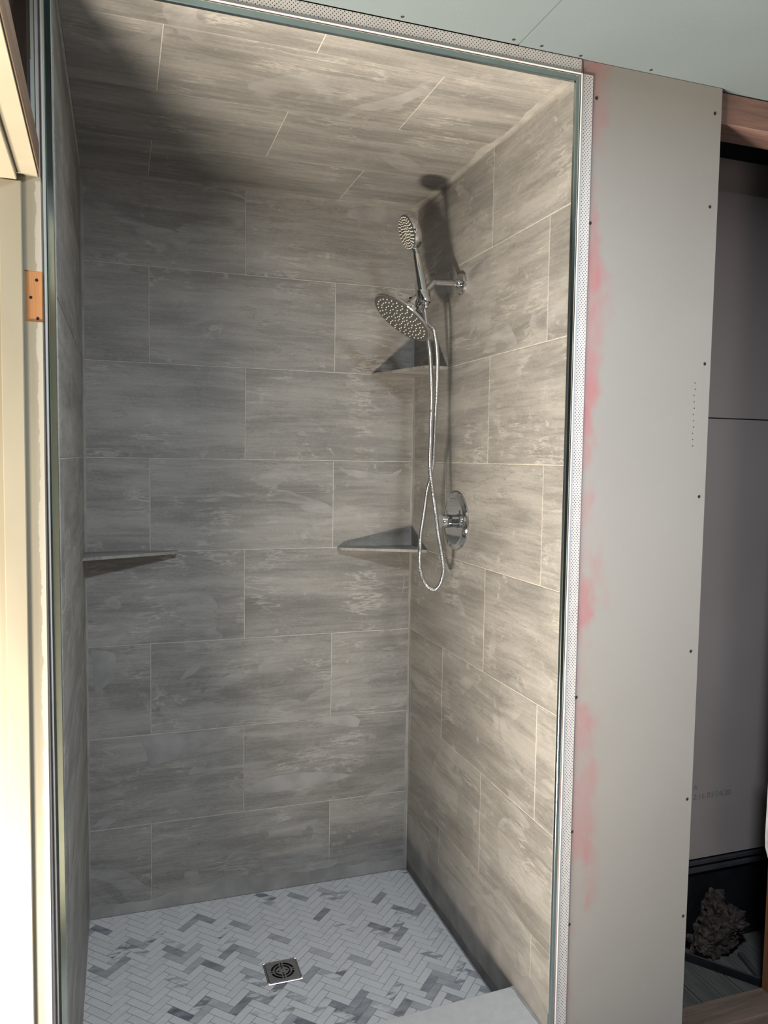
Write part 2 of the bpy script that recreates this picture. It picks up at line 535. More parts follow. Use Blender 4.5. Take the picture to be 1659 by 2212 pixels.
ribbon('caulk_bead', (0, 0, ZC), (WD, 0, ZC), -Y, -Z, 0.010, 0.010, M_CAULK, cs, 8, seed=7)
ribbon('caulk_bead', (0, 0, ZC), (WD, 0, ZC), -Z, -Y, 0.006, 0.005, M_CAULK, wb, 8, seed=8)
ribbon('caulk_smear', (0, 0, 0.0), (WD, 0, 0.0), Z, -Y, 0.052, 0.030, M_SMEAR, wb, 5, seed=9)
ribbon('caulk_smear', (WD, 0, 0.0), (WD, YF, 0.0), Z, -X, 0.20, 0.10, M_SMEAR, wr, 3.2, seed=12)
ribbon('bare_band', (WD, -0.002, 0.0), (WD, -0.9, 0.0), Z, -X, 0.030, 0.012, M_WETBAND, wr, 6, proud=0.0012, seed=10)

# dried smears of grout left on the back wall
SMEAR_LINES = [([(0.313, 0.737), (0.5, 0.733), (0.662, 0.737), (0.831, 0.749), (0.97, 0.773), (1.077, 0.812), (1.113, 0.844)], 0.003), ([(0.343, 0.712), (0.564, 0.706), (0.78, 0.718), (0.935, 0.743), (1.059, 0.787)], 0.0022), ([(0.206, 0.409), (0.437, 0.416), (0.631, 0.423), (0.8, 0.41), (0.887, 0.389)], 0.0035), ([(0.205, 0.151), (0.437, 0.124), (0.633, 0.121), (0.803, 0.138)], 0.0028), ([(0.205, 0.119), (0.469, 0.109), (0.769, 0.088), (1.09, 0.072)], 0.006), ([(0.561, 1.417), (0.69, 1.421), (0.826, 1.422), (0.978, 1.411)], 0.003), ([(0.941, 0.294), (1.049, 0.342), (1.103, 0.397)], 0.003), ([(0.923, 0.322), (1.03, 0.37), (1.087, 0.435)], 0.002), ([(1.052, 1.225), (1.085, 1.165), (1.094, 1.087), (1.077, 1.002)], 0.004)]
SMEAR_PATCHES = [[(0.17, 0.594), (0.503, 0.603), (0.343, 0.541), (0.207, 0.5), (0.189, 0.542)], [(0.509, 0.382), (0.631, 0.418), (0.8, 0.41), (0.896, 0.385), (0.715, 0.362), (0.566, 0.36)], [(0.017, 0.907), (0.031, 0.76), (0.06, 0.789), (0.086, 0.815), (0.086, 0.892)], [(0.835, 1.509), (0.942, 1.497), (1.029, 1.488), (1.079, 1.508), (1.047, 1.478), (0.907, 1.474)], [(0.869, 2.404), (0.945, 2.422), (1.118, 2.416), (1.084, 2.38), (0.946, 2.371), (0.861, 2.375)], [(0.696, 0.613), (0.902, 0.61), (0.92, 0.566), (0.798, 0.591)]]
sm = MB()
for pts_, wid in SMEAR_LINES:
    q_ = smooth_path([(a, 0, b) for a, b in pts_], 0.012)
    n_ = len(q_)
    vs, fs = [], []
    for i, p in enumerate(q_):
        tg = (q_[min(n_ - 1, i + 1)] - q_[max(0, i - 1)]).normalized()
        up = Vector((-tg.z, 0, tg.x))
        w = wid * (0.25 + 0.75 * math.sin(PI * min(1, (i + 0.5) / n_))) * (1 + 0.5 * mnoise.noise(p * 40)) * 0.5
        vs += [(p.x + up.x * w, -0.0009, p.z + up.z * w), (p.x - up.x * w, -0.0009, p.z - up.z * w)]
    fs = [(2 * i, 2 * i + 1, 2 * i + 3, 2 * i + 2) for i in range(n_ - 1)]
    sm.add(vs, fs)
for poly in SMEAR_PATCHES:
    q_ = smooth_path([(a, 0, b) for a, b in poly + poly[:1]], 0.006)[:-1]
    vs = [(p.x + 0.003 * mnoise.noise(p * 60), -0.0008, p.z + 0.003 * mnoise.noise(p * 60 + Vector((9, 0, 0)))) for p in q_]
    sm.add(vs, [tuple(range(len(vs)))])
sm.build('grout_smear', M_SMEAR, wb)['kind'] = 'stuff'

# ------------------------------------------------------------------ shower floor
fl = slab('floor_shower', MB().box(-0.02, WD + 0.02, -0.86, 0.02, -0.05, -0.0008), M_FGROUT, 'shower floor of small white and grey marble chips laid in herringbone', 'floor')
w_ = 0.02555
cw, cl = w_ - 0.0017, 3 * w_ - 0.0017
s2 = math.sqrt(0.5)
# dark chips where the photograph has them: (x, y, tone, streaky)
SPOTS = [(0.045, -0.064, 0.8, 0), (0.011, -0.098, 0.6, 0), (0.11, -0.178, 0.8, 1), (0.152, -0.178, 0.5, 0), (0.217, -0.162, 0.75, 1), (0.1, -0.264, 0.6, 0), (0.124, -0.221, 0.7, 1), (0.26, -0.253, 0.8, 0), (0.263, -0.286, 0.5, 0), (0.305, -0.133, 0.6, 0), (0.284, -0.124, 0.5, 1), (0.312, -0.276, 0.4, 0), (0.014, -0.286, 0.7, 0), (0.039, -0.34, 0.3, 1), (0.309, -0.342, 0.45, 0), (0.368, -0.367, 0.8, 0), (0.257, -0.387, 0.6, 1), (0.263, -0.426, 0.5, 1), (0.258, -0.542, 0.9, 0), (0.324, -0.518, 0.8, 1), (0.322, -0.556, 0.4, 0), (0.359, -0.532, 0.4, 0), (0.364, -0.107, 0.7, 0), (0.4, -0.181, 0.9, 1), (0.198, -0.319, 0.1, 0), (0.274, -0.207, 0.4, 1), (0.083, -0.242, 0.6, 1), (0.486, -0.189, 0.6, 0), (0.589, -0.287, 0.5, 0), (0.415, -0.321, 0.75, 0), (0.467, -0.32, 0.5, 0), (0.47, -0.368, 0.3, 0), (0.441, -0.259, 0.4, 1), (0.5, -0.446, 0.4, 0), (0.469, -0.468, 0.6, 1), (0.489, -0.526, 0.6, 1), (0.544, -0.518, 0.8, 1), (0.644, -0.475, 0.6, 0), (0.626, -0.497, 0.4, 0), (0.689, -0.398, 0.4, 0), (0.731, -0.49, 0.8, 1), (0.707, -0.491, 0.4, 1), (0.6, -0.558, 0.5, 1), (0.561, -0.564, 0.3, 1), (0.637, -0.627, 0.5, 1), (0.418, -0.565, 0.8, 0), (0.364, -0.534, 0.4, 0), (0.525, -0.626, 0.6, 1), (0.472, -0.607, 0.35, 1), (0.668, -0.699, 0.8, 1), (0.908, -0.317, 0.8, 0), (0.963, -0.328, 0.65, 1), (0.907, -0.353, 0.5, 1), (0.948, -0.381, 0.7, 0), (0.805, -0.282, 0.55, 1), (0.904, -0.425, 0.6, 0), (1.026, -0.499, 0.6, 1), (0.748, -0.481, 0.8, 1), (0.787, -0.451, 0.45, 0), (1.015, -0.611, 0.5, 0), (1.045, -0.635, 0.7, 1), (1.083, -0.607, 0.6, 1), (0.866, -0.623, 0.7, 1), (0.745, -0.627, 0.6, 0), (0.792, -0.678, 0.4, 1), (0.663, -0.685, 0.6, 1), (0.679, -0.703, 0.7, 1), (1.02, -0.566, 0.2, 0), (0.711, -0.406, 0.35, 0), (0.692, -0.059, 0.6, 0), (0.798, -0.055, 0.5, 0), (0.85, -0.078, 0.5, 1), (0.798, -0.118, 0.6, 1), (0.747, -0.193, 0.8, 0), (0.962, -0.146, 0.7, 0), (1.015, -0.242, 0.8, 0), (1.014, -0.269, 0.5, 1), (1.071, -0.259, 0.6, 0), (0.592, -0.205, 0.5, 1), (0.586, -0.291, 0.5, 0), (0.852, -0.226, 0.18, 0), (0.598, -0.07, 0.5, 1), (1.109, -0.02, 0.8, 1), (0.569, -0.04, 0.8, 1), (1.054, -0.412, 0.35, 1)]
cx0, cy0, px_, py_ = 0.2587, 0.003, 3 * w_ / s2 , w_ / s2
px_, py_ = 6 * w_ * s2, 2 * w_ * s2
def clip(poly, x0, x1, y0, y1):
    def cut(ps, f, inter):
        out = []
        for i in range(len(ps)):
            a, b = ps[i - 1], ps[i]
            fa, fb = f(a), f(b)
            if (fa >= 0) != (fb >= 0):
                t = fa / (fa - fb)
                out.append((a[0] + (b[0] - a[0]) * t, a[1] + (b[1] - a[1]) * t))
            if fb >= 0:
                out.append(b)
        return out
    for f in (lambda p: p[0] - x0, lambda p: x1 - p[0], lambda p: p[1] - y0, lambda p: y1 - p[1]):
        poly = cut(poly, f, None)
        if len(poly) < 3:
            return []
    return poly
chips = []
for i in range(-4, 14):
    for j in range(-30, 6):
        for kind in (0, 1):
            cx, cy = cx0 + i * px_ + (kind * 3 * w_ * s2), cy0 + j * py_ - kind * w_ * s2
            u = (s2, -s2) if kind == 0 else (s2, s2)
            v = (-u[1], u[0])
            poly = [(cx + u[0] * a * cl / 2 + v[0] * b * cw / 2, cy + u[1] * a * cl / 2 + v[1] * b * cw / 2) for a, b in ((-1, -1), (1, -1), (1, 1), (-1, 1))]
            cp = clip(poly, 0.003, WD - 0.003, -0.852, -0.003)
            if not cp:
                continue
            ar = abs(sum(cp[k - 1][0] * cp[k][1] - cp[k][0] * cp[k - 1][1] for k in range(len(cp)))) / 2
            if ar < 0.00006:
                continue
            chips.append((cx, cy, kind, cp, ar > 0.985 * cw * cl))
tones = {}
for sx_, sy_, tone, st in SPOTS:
    best = min(range(len(chips)), key=lambda q: (chips[q][0] - sx_) ** 2 + (chips[q][1] - sy_) ** 2)
    if best not in tones:
        tones[best] = (tone, st)
rr = random.Random(3)
for q in range(len(chips)):
    if q not in tones:
        tones[q] = (rr.choice((0.0, 0.02, 0.04, 0.06, 0.10)), rr.choice((0, 1)))
        if chips[q][1] < -0.62 and rr.random() < 0.18:
            tones[q] = (rr.uniform(0.4, 0.9), 0)
# the 300 that show largest: nearest to the camera among those in view
def shows(c):
    cx, cy = c[0], c[1]
    return cy > -0.60 - 0.16 * cx
order = sorted(range(len(chips)), key=lambda q: (not shows(chips[q]), (chips[q][0] - 0.11) ** 2 + (chips[q][1] + 2.66) ** 2))
single = set(order[:300])
CT = 0.0009
full = {}
def chip_mesh(poly, ox, oy):
    c = 0.0007
    n = len(poly)
    m = (sum(p[0] for p in poly) / n, sum(p[1] for p in poly) / n)
    ins = []
    for p in poly:
        d = math.hypot(p[0] - m[0], p[1] - m[1])
        k = max(0.0, 1 - 1.3 * c / max(d, 1e-6))
        ins.append((m[0] + (p[0] - m[0]) * k, m[1] + (p[1] - m[1]) * k))
    vs = [(p[0] - ox, p[1] - oy, -0.005) for p in poly] + [(p[0] - ox, p[1] - oy, -0.0004) for p in poly] + [(p[0] - ox, p[1] - oy, 0.0) for p in ins]
    fs = [tuple(range(2 * n, 3 * n))]
    for i in range(n):
        j = (i + 1) % n
        fs += [(i, j, n + j, n + i), (n + i, n + j, 2 * n + j, 2 * n + i)]
    return vs, fs
rest = MB()
rest_tone = []
for q in order:
    cx, cy, kind, poly, whole = chips[q]
    if q in single:
        if whole and kind in full:
            me = full[kind]
        else:
            me = bpy.data.meshes.new('chip')
            me.from_pydata(*[x for x in (lambda r: (r[0], [], r[1]))(chip_mesh(poly, cx, cy))])
            me.materials.append(M_CHIP)
            if whole:
                full[kind] = me
        o = bpy.data.objects.new('mosaic_chip', me)
        COL.objects.link(o)
        o.parent = fl
        o.location = (cx, cy, rr.uniform(-0.0001, 0.0003))
        o.color = (tones[q][0], tones[q][1], 0, 1)
    else:
        vs, fs = chip_mesh(poly, 0, 0)
        rest.add(vs, fs)
        rest_tone += [tones[q]] * len(fs)
ro = rest.build('mosaic_chips', M_CHIPS, fl)
ro['kind'] = 'stuff'
ca_ = ro.data.attributes.new('tone', 'FLOAT_COLOR', 'FACE')
for i, (a, b) in enumerate(rest_tone):
    ca_.data[i].color = (a, b, 0, 1)

# ------------------------------------------------------------------ curb
cu = empty('shower_curb', (0.56, -0.94, -0.05), 'low shower curb with a smooth light grey stone slab on top', 'curb')
local(MB().box(-0.015, WD + 0.015, -1.020, -0.862, -0.05, 0.079).build('curb_body', M_TILE, cu))
sl = MB().add([(0.0, -0.893, 0.08), (WD + 0.006, -0.839, 0.08), (WD + 0.006, -1.036, 0.08), (0.0, -1.036, 0.08),
               (0.0, -0.893, 0.1), (WD + 0.006, -0.839, 0.1), (WD + 0.006, -1.036, 0.1), (0.0, -1.036, 0.1)],
              [(0, 1, 2, 3), (7, 6, 5, 4), (0, 4, 5, 1), (1, 5, 6, 2), (2, 6, 7, 3), (3, 7, 4, 0)]).build('curb_slab', M_SLAB, cu)
local(sl)
bv = sl.modifiers.new('bevel', 'BEVEL'); bv.width = 0.0025; bv.segments = 2
local(ribbon('caulk_bead', (WD + 0.003, -0.842, 0.1), (WD + 0.003, -1.018, 0.1), -X, Z, 0.006, 0.003, M_CAULK, cu, 6, proud=0.003, seed=31))

# ------------------------------------------------------------------ floor drain
dr = empty('floor_drain', (0.5615, -0.45, 0.0), 'square steel floor drain with a ringed slotted grate set in the mosaic', 'drain')
fr = MB()
h0, h1 = 0.0515, 0.0465
for (a0, a1, b0, b1) in ((-h0, h0, -h0, -h1), (-h0, h0, h1, h0), (-h0, -h1, -h1, h1), (h1, h0, -h1, h1)):
    fr.cbox(a0, a1, b0, b1, 0.0004, 0.0040, 0.0012)
fr.build('drain_frame', M_STEEL, dr)
g = MB()
radii = [0.0, 0.0095, 0.0145, 0.0185, 0.0245, 0.0285, 0.0355, 0.0405]
NA = 96
def sq(an, s):
    c, d = math.cos(an), math.sin(an)
    k = s / max(abs(c), abs(d))
    return c * k, d * k
def is_open(ri, k):
    a = (k + 0.5) * 360.0 / NA
    d = abs((a + 45) % 90 - 45)
    if ri == 1: return d < 13
    if ri in (3, 5):
        return d < (7.5 if ri == 3 else 5.5) or d > (16 if ri == 3 else 12)
    return False
vs, fs = [], []
for r in radii:
    for k in range(NA):
        an = 2 * PI * k / NA
        vs.append((r * math.cos(an), r * math.sin(an), 0))
for k in range(NA):
    x, y = sq(2 * PI * k / NA, 0.0462)
    vs.append((x, y, 0))
for ri in range(len(radii)):
    for k in range(NA):
        if is_open(ri, k): continue
        k2 = (k + 1) % NA
        if ri == 0:
            continue
        fs.append((ri * NA + k, ri * NA + k2, (ri + 1) * NA + k2, (ri + 1) * NA + k))
fs.append(tuple(NA + k for k in range(NA)))
gm = MB().add(vs, fs).build('drain_grate', M_STEEL, dr)
gm.location = (0, 0, 0.0030)
so = gm.modifiers.new('thickness', 'SOLIDIFY'); so.thickness = 0.002; so.offset = -1
MB().box(-0.046, 0.046, -0.046, 0.046, 0.0004, 0.0006).build('slot_shade', M_DARK, dr)  # flat black sheet above the chips, painted shade seen through the slots

# ------------------------------------------------------------------ corner shelves
def shelf(poly, z, corner, label):
    o = empty('corner_shelf', (corner[0], corner[1], z - 0.005), label, 'shelf', 'tile corner shelves')
    p = MB().prism([(x - corner[0], y - corner[1]) for x, y in poly], 0.0, 0.010).build('shelf_board', M_TILE, o)
    b = p.modifiers.new('bevel', 'BEVEL'); b.width = 0.0012; b.segments = 2
shelf([(WD, 0), (0.959, 0), (1.043, -0.304), (WD, -0.304)], 1.8405, (WD, 0), 'grey tile corner shelf behind the hose, just below the round rain head')
shelf([(WD, 0), (0.839, 0), (0.843, -0.030), (WD, -0.158)], 1.2235, (WD, 0), 'grey tile corner shelf by the hose loop and the shower valve')
shelf([(0, 0), (0.291, 0), (0.288, -0.030), (0, -0.152)], 1.2235, (0, 0), 'grey tile corner shelf alone in the left back corner')

# ------------------------------------------------------------------ shower arm, diverter and rain head
AY = -0.41
sa_ = empty('rain_shower', (WD, AY, 2.085), 'chrome shower arm on the right wall carrying a round rain head', 'shower head')
def part(mb, name, mat, par, smooth=35):
    return local(mb.build(name, mat, par, smooth))
part(MB().lathe([(0.030, 0), (0.033, 0.002), (0.033, 0.010), (0.031, 0.0125), (0.014, 0.0130)], (WD, AY, 2.086), (-1, 0, 0), 48), 'wall_flange', M_CHROME, sa_)
part(MB().lathe([(0.0135, 0), (0.0135, 0.008), (0.0128, 0.009), (0.0128, 0.011), (0.0135, 0.012), (0.0135, 0.018)], (WD - 0.0128, AY, 2.086), (-1, 0, 0), 32), 'flange_collar', M_CHROME, sa_)
part(MB().tube([(WD - 0.012, AY, 2.086), (1.024, AY, 2.083), (1.0235, AY, 2.0828), (0.975, AY, 2.030)], 0.0105, 24), 'arm_pipe', M_STEEL, sa_, 30)
ddir = Vector((-0.68, 0.0, -0.735)).normalized()
part(MB().lathe([(0.010, 0), (0.016, 0.001), (0.017, 0.004), (0.017, 0.018), (0.0155, 0.019), (0.0155, 0.022), (0.020, 0.024), (0.020, 0.046), (0.017, 0.050), (0.008, 0.051)], Vector((0.984, AY, 2.041)), ddir, 32), 'diverter_body', M_CHROME, sa_)
# swivel barrel to the left, with its small selector knob, ball joint and nut
part(MB().lathe([(0.010, -0.030), (0.0170, -0.028), (0.0185, -0.022), (0.0185, 0.016), (0.016, 0.021), (0.008, 0.023)], (0.951, AY, 2.004), (-0.93, -0.1, -0.32), 32), 'swivel_barrel', M_CHROME, sa_)
part(MB().lathe([(0.0045, 0.0), (0.0045, 0.006), (0.006, 0.007), (0.006, 0.012), (0.003, 0.013)], (0.950, AY, 2.020), (-0.05, -0.1, 1), 16), 'selector_knob', M_DARK, sa_)
nrm = Vector((-0.60, -0.03, -0.80)).normalized()
RC = Vector((0.9195, AY, 1.9665))       # centre of the spray face
part(MB().lathe([(0.0115, 0.0), (0.0125, 0.001), (0.0125, 0.010), (0.0105, 0.011), (0.0105, 0.014), (0.0125, 0.015), (0.0125, 0.026), (0.0105, 0.027)], RC - nrm * 0.040, nrm, 32), 'ball_joint_nut', M_CHROME, sa_)
part(MB().lathe([(0.010, 0.026), (0.016, 0.021), (0.024, 0.0135), (0.045, 0.0100), (0.098, 0.0078), (0.1015, 0.0062), (0.1020, 0.0020), (0.1005, 0.0004), (0.0985, 0.0)], RC, -nrm, 72), 'rain_head', M_CHROME, sa_)
rain = [c for c in sa_.children if c.name.startswith('rain_head')][0]
def sub(mb, name, mat, par, smooth=35):
    o = mb.build(name, mat, par, smooth)
    o.matrix_parent_inverse = Matrix.Identity(4)
    return o
sub(MB().lathe([(0.0985, 0.0), (0.0975, 0.0006), (0.001, 0.0008)], RC, nrm, 72), 'spray_face', M_FACE, rain, 30)
def nozzles(c, n, spots, r0, r1, h):
    t = n.orthogonal().normalized(); b = n.cross(t)
    mb = MB()
    for u, v in spots:
        mb.lathe([(r0, 0), (r1, h * 0.8), (r1 * 0.7, h)], c + t * u + b * v, n, 7)
    return mb
spots = []
ndir = nrm.orthogonal().normalized()
for ring, (r, n) in enumerate(((0.012, 6), (0.026, 12), (0.041, 14), (0.056, 20), (0.071, 26), (0.085, 28))):
    for k in range(n):
        a = 2 * PI * k / n + ring * 0.17
        spots.append((r * math.cos(a), r * math.sin(a)))
nz = sub(nozzles(RC + nrm * 0.0006, nrm, spots, 0.0021, 0.0016, 0.0030), 'nozzles', M_NOZZLE, rain, 60)
nz['kind'] = 'stuff'
sub(MB().lathe([(0.0022, 0.0), (0.0022, 0.010), (0.0032, 0.011), (0.0032, 0.015), (0.001, 0.016)], RC + Vector((0.0795, -0.002, -0.0555)), (0.95, -0.1, 0.25), 12), 'flow_tab', M_CHROME, rain, 35)
# cradle that holds the hand shower, and the hose outlet under the diverter
hb, ht = Vector((0.981, -0.447, 2.006)), Vector((0.9570, -0.425, 2.172))
hax = (ht - hb).normalized()
cmid = hb + hax * 0.022
cu_dir = (Vector((0.968, AY, 2.020)) - cmid).normalized()
part(MB().tube([(0.968, AY, 2.020), cmid + cu_dir * 0.028, cmid + cu_dir * 0.0192], [0.011, 0.010, 0.0065], 16), 'cradle_stem', M_CHROME, sa_)
part(MB().lathe([(0.0164, 0.0), (0.0192, 0.001), (0.0202, 0.006), (0.0202, 0.034), (0.0188, 0.039), (0.0164, 0.040), (0.0164, 0.0)], hb + hax * 0.004, hax, 36, False), 'cradle', M_CHROME, sa_)
part(MB().tube([(0.966, AY, 2.005), (0.990, -0.398, 1.992), (1.004, -0.391, 1.980), (1.0105, -0.3885, 1.9705)], [0.010, 0.010, 0.0085, 0.0085], 16), 'hose_outlet', M_CHROME, sa_)

# ------------------------------------------------------------------ hand shower and hose
hs = empty('hand_shower', hb, 'chrome hand shower clipped upright above the rain head, with a metal hose', 'hand shower')
fn = Vector((-0.945, -0.02, -0.34)).normalized()
HC = Vector((0.9290, -0.42, 2.2190))
head = part(MB().lathe([(0.020, 0.0285), (0.040, 0.0265), (0.0500, 0.0235), (0.0525, 0.0190), (0.0530, 0.0030), (0.0522, 0.0008), (0.0508, 0.0)], HC, -fn, 56), 'spray_head', M_CHROME, hs)
def sub2(mb, name, mat, par, smooth=35):
    return mb.build(name, mat, par, smooth)
def under(o):
    o.matrix_parent_inverse = Matrix.Identity(4)
    return o
under(sub2(MB().lathe([(0.0508, 0.0), (0.050, 0.0006), (0.001, 0.0008)], HC, fn, 56), 'spray_face', M_FACE, head, 30))
sp2 = []
for ring, (r, n) in enumerate(((0.006, 5), (0.014, 10), (0.022, 14), (0.030, 19), (0.038, 24), (0.0455, 26))):
    for k in range(n):
        a = 2 * PI * k / n + ring * 0.23
        sp2.append((r * math.cos(a), r * math.sin(a)))
n2_ = under(sub2(nozzles(HC + fn * 0.0006, fn, sp2, 0.0019, 0.0014, 0.0038), 'nozzles', M_NOZZLE, head, 60))
n2_['kind'] = 'stuff'
neck = HC - fn * 0.013 - Vector((-0.012, 0.0, 0.0485))
neck = Vector((0.9520, -0.4235, 2.1790))
pts = [HC - fn * 0.014 + Vector((0.010, -0.002, -0.046)), neck, ht - hax * 0.014, ht - hax * 0.016, ht - hax * 0.07, ht - hax * 0.12, hb + hax * 0.010, hb]
part(MB().tube(pts, [0.0088, 0.0092, 0.0095, 0.0115, 0.0132, 0.0148, 0.0152, 0.0125], 28), 'handle', M_CHROME, hs, 25)
part(MB().lathe([(0.0085, -0.012), (0.0088, -0.010), (0.0088, 0.0), (0.0115, 0.001), (0.0115, 0.004)], hb, hax, 24), 'hose_nut', M_CHROME, hs)
HOSE = [(0.979, -0.445, 2.001), (0.988, -0.43, 1.98), (1.002, -0.405, 1.957), (1.015, -0.385, 1.93), (1.023, -0.378, 1.903), (1.028, -0.38, 1.87), (1.027, -0.392, 1.819), (1.024, -0.408, 1.746), (1.017, -0.425, 1.646), (1.008, -0.444, 1.532), (1.012, -0.443, 1.489), (1.029, -0.438, 1.403), (1.045, -0.434, 1.312), (1.062, -0.431, 1.234), (1.067, -0.429, 1.194), (1.056, -0.427, 1.151), (1.035, -0.426, 1.137), (1.008, -0.424, 1.157), (0.993, -0.423, 1.195), (0.989, -0.421, 1.234), (0.992, -0.419, 1.305), (1.003, -0.416, 1.377), (1.013, -0.412, 1.441), (1.023, -0.411, 1.483), (1.032, -0.411, 1.532), (1.035, -0.411, 1.647), (1.04, -0.41, 1.747), (1.042, -0.405, 1.861), (1.035, -0.395, 1.935), (1.0250, -0.388, 1.952), (1.0165, -0.3865, 1.9620), (1.0114, -0.3882, 1.9692)]
hp = smooth_path(HOSE, 0.00125)
part(MB().tube(hp, [0.0070 if (i % 3) else 0.0054 for i in range(len(hp))], 10), 'hose', M_CHROME, hs, 60)

# ------------------------------------------------------------------ shower valve
sv = empty('shower_valve', (WD, -0.40, 1.349), 'chrome round shower valve plate with a short knob on the right wall', 'valve')
VC = (WD, -0.40, 1.349)
part(MB().lathe([(0.0905, 0.0), (0.0930, 0.001), (0.0930, 0.0045), (0.0905, 0.0075), (0.0800, 0.0105), (0.0765, 0.0120), (0.0740, 0.0122), (0.0720, 0.0110), (0.001, 0.0110)], VC, (-1, 0, 0), 96), 'escutcheon', M_CHROME, sv, 20)
kn = part(MB().lathe([(0.0205, 0.0), (0.0205, 0.010), (0.0195, 0.0105), (0.0195, 0.0120), (0.0215, 0.0125), (0.0222, 0.0135), (0.0222, 0.0405), (0.0212, 0.0425), (0.001, 0.0430)], (WD - 0.011, -0.40, 1.349), (-1, 0, 0), 48), 'valve_knob', M_CHROME, sv)
lv = MB().lathe([(0.0030, 0.0), (0.0030, 0.0115), (0.0022, 0.0125)], (WD - 0.033, -0.40, 1.371), (0, 0.1, 1), 12).build('temperature_pin', M_CHROME, kn, 35)

# ------------------------------------------------------------------ metal edge trims and corner beads round the opening
LEAN = 0.004
def lean(mb):
    mb.v = [(x + (1.4 - z) * LEAN, y, z) for x, y, z in mb.v]
    return mb
XL0, XL1 = -0.0140, -0.0015      # left trim face
XR0, XR1 = 1.1193, 1.1308       # right trim face
ZT0, ZT1 = 2.4205, 2.4350       # top trim face
YT = -1.034
def trim_bar(mb, x0, x1, z0, z1):
    return mb.cbox(x0, x1, YT, YF - 0.001, z0, z1, 0.0012)
def strip(name, mb, mat, label, cat='trim'):
    return slab(name, lean(mb), mat, label, cat)
strip('trim_1', trim_bar(MB(), XL0, XL1, 0.1, ZT1), M_ALU, 'satin metal edge trim up the left side of the shower opening')
strip('trim_2', trim_bar(MB(), XL1, XR0, ZT0, ZT1), M_ALU, 'satin metal edge trim across the top of the shower opening')
strip('trim_3', trim_bar(MB(), XR0, XR1, 0.02, ZT1), M_ALU, 'satin metal edge trim up the right side of the shower opening')

def perforated(mb, u0, u1, v0, v1, pu, pv, r, put):
    """flange with real staggered holes: u across, v along; put(u, v) -> point"""
    nu = max(1, round((u1 - u0) / pu)); nv = max(1, round((v1 - v0) / pv))
    du, dv = (u1 - u0) / nu, (v1 - v0) / nv
    for i in range(nu):
        off = dv * 0.5 if i % 2 else 0.0
        us, ue = u0 + i * du, u0 + (i + 1) * du
        if off:
            mb.add([put(us, v0), put(ue, v0), put(ue, v0 + off), put(us, v0 + off)], [(0, 1, 2, 3)])
            mb.add([put(us, v1 - off), put(ue, v1 - off), put(ue, v1), put(us, v1)], [(0, 1, 2, 3)])
        for j in range(nv - (1 if off else 0)):
            vs_, ve = v0 + off + j * dv, v0 + off + (j + 1) * dv
            cu_, cv = (us + ue) / 2, (vs_ + ve) / 2
            outer = [(us, vs_), (cu_, vs_), (ue, vs_), (ue, cv), (ue, ve), (cu_, ve), (us, ve), (us, cv)]
            inner = [(cu_ + r * math.cos(a), cv + r * math.sin(a)) for a in [math.radians(225 + 45 * k) for k in range(8)]]
            mb.add([put(*p) for p in outer] + [put(*p) for p in inner],
                   [(k, (k + 1) % 8, 8 + (k + 1) % 8, 8 + k) for k in range(8)])
    return mb
def bead(name, label, ridge, flat, holes, pv, backing):
    o = strip(name, ridge, M_BEAD, label)
    return o
# right bead: ridge beside the trim, flat web, perforated flange
rb = strip('trim_4', MB().cbox(1.1310, 1.1328, -1.0395, -1.0345, -0.03, 2.4375, 0.0008).box(1.1328, 1.1385, -1.0367, -1.0345, -0.03, 2.4375), M_BEAD, 'white perforated corner bead down the right side of the opening', 'corner bead')
pf = lean(perforated(MB(), 1.1385, 1.1615, -0.03, 2.4375, 0.0038, 0.0086, 0.0012, lambda u, v: (u, -1.0367, v))).build('perforated_flange', M_BEAD, rb)
lean_back = lean(MB().box(1.1385, 1.1612, -1.0350, -1.0343, -0.03, 2.437)).build('hole_shade', M_DARK, rb)  # dark sheet put in for the shade inside the holes
lean(MB().box(1.1615, 1.1622, -1.0367, -1.0345, -0.03, 2.4375)).build('flange_edge', M_BEAD, rb)
# top bead
tb = strip('trim_5', MB().cbox(-0.040, 1.1300, -1.0395, -1.0345, 2.4355, 2.4373, 0.0008).box(-0.040, 1.1300, -1.0367, -1.0345, 2.4373, 2.4430), M_BEAD, 'white perforated corner bead along the top of the opening', 'corner bead')
lean(perforated(MB(), 2.4430, 2.4685, -0.040, 1.1300, 0.0042, 0.0086, 0.0012, lambda u, v: (v, -1.0367, u))).build('perforated_flange', M_BEAD, tb)
lean(MB().box(-0.040, 1.1300, -1.0350, -1.0343, 2.4430, 2.4685)).build('hole_shade', M_DARK, tb)  # shade of the top holes, painted as a dark sheet
# left bead, its flange without holes in view
strip('trim_6', MB().cbox(-0.0210, -0.0175, -1.0430, -1.0345, -0.03, 2.4355, 0.0012).box(-0.0300, -0.0210, -1.0367, -1.0345, -0.03, 2.4355), plain('grey_bead', (0.66, 0.61, 0.59), 0.5, var=0.05), 'grey corner bead up the left side of the opening', 'corner bead')

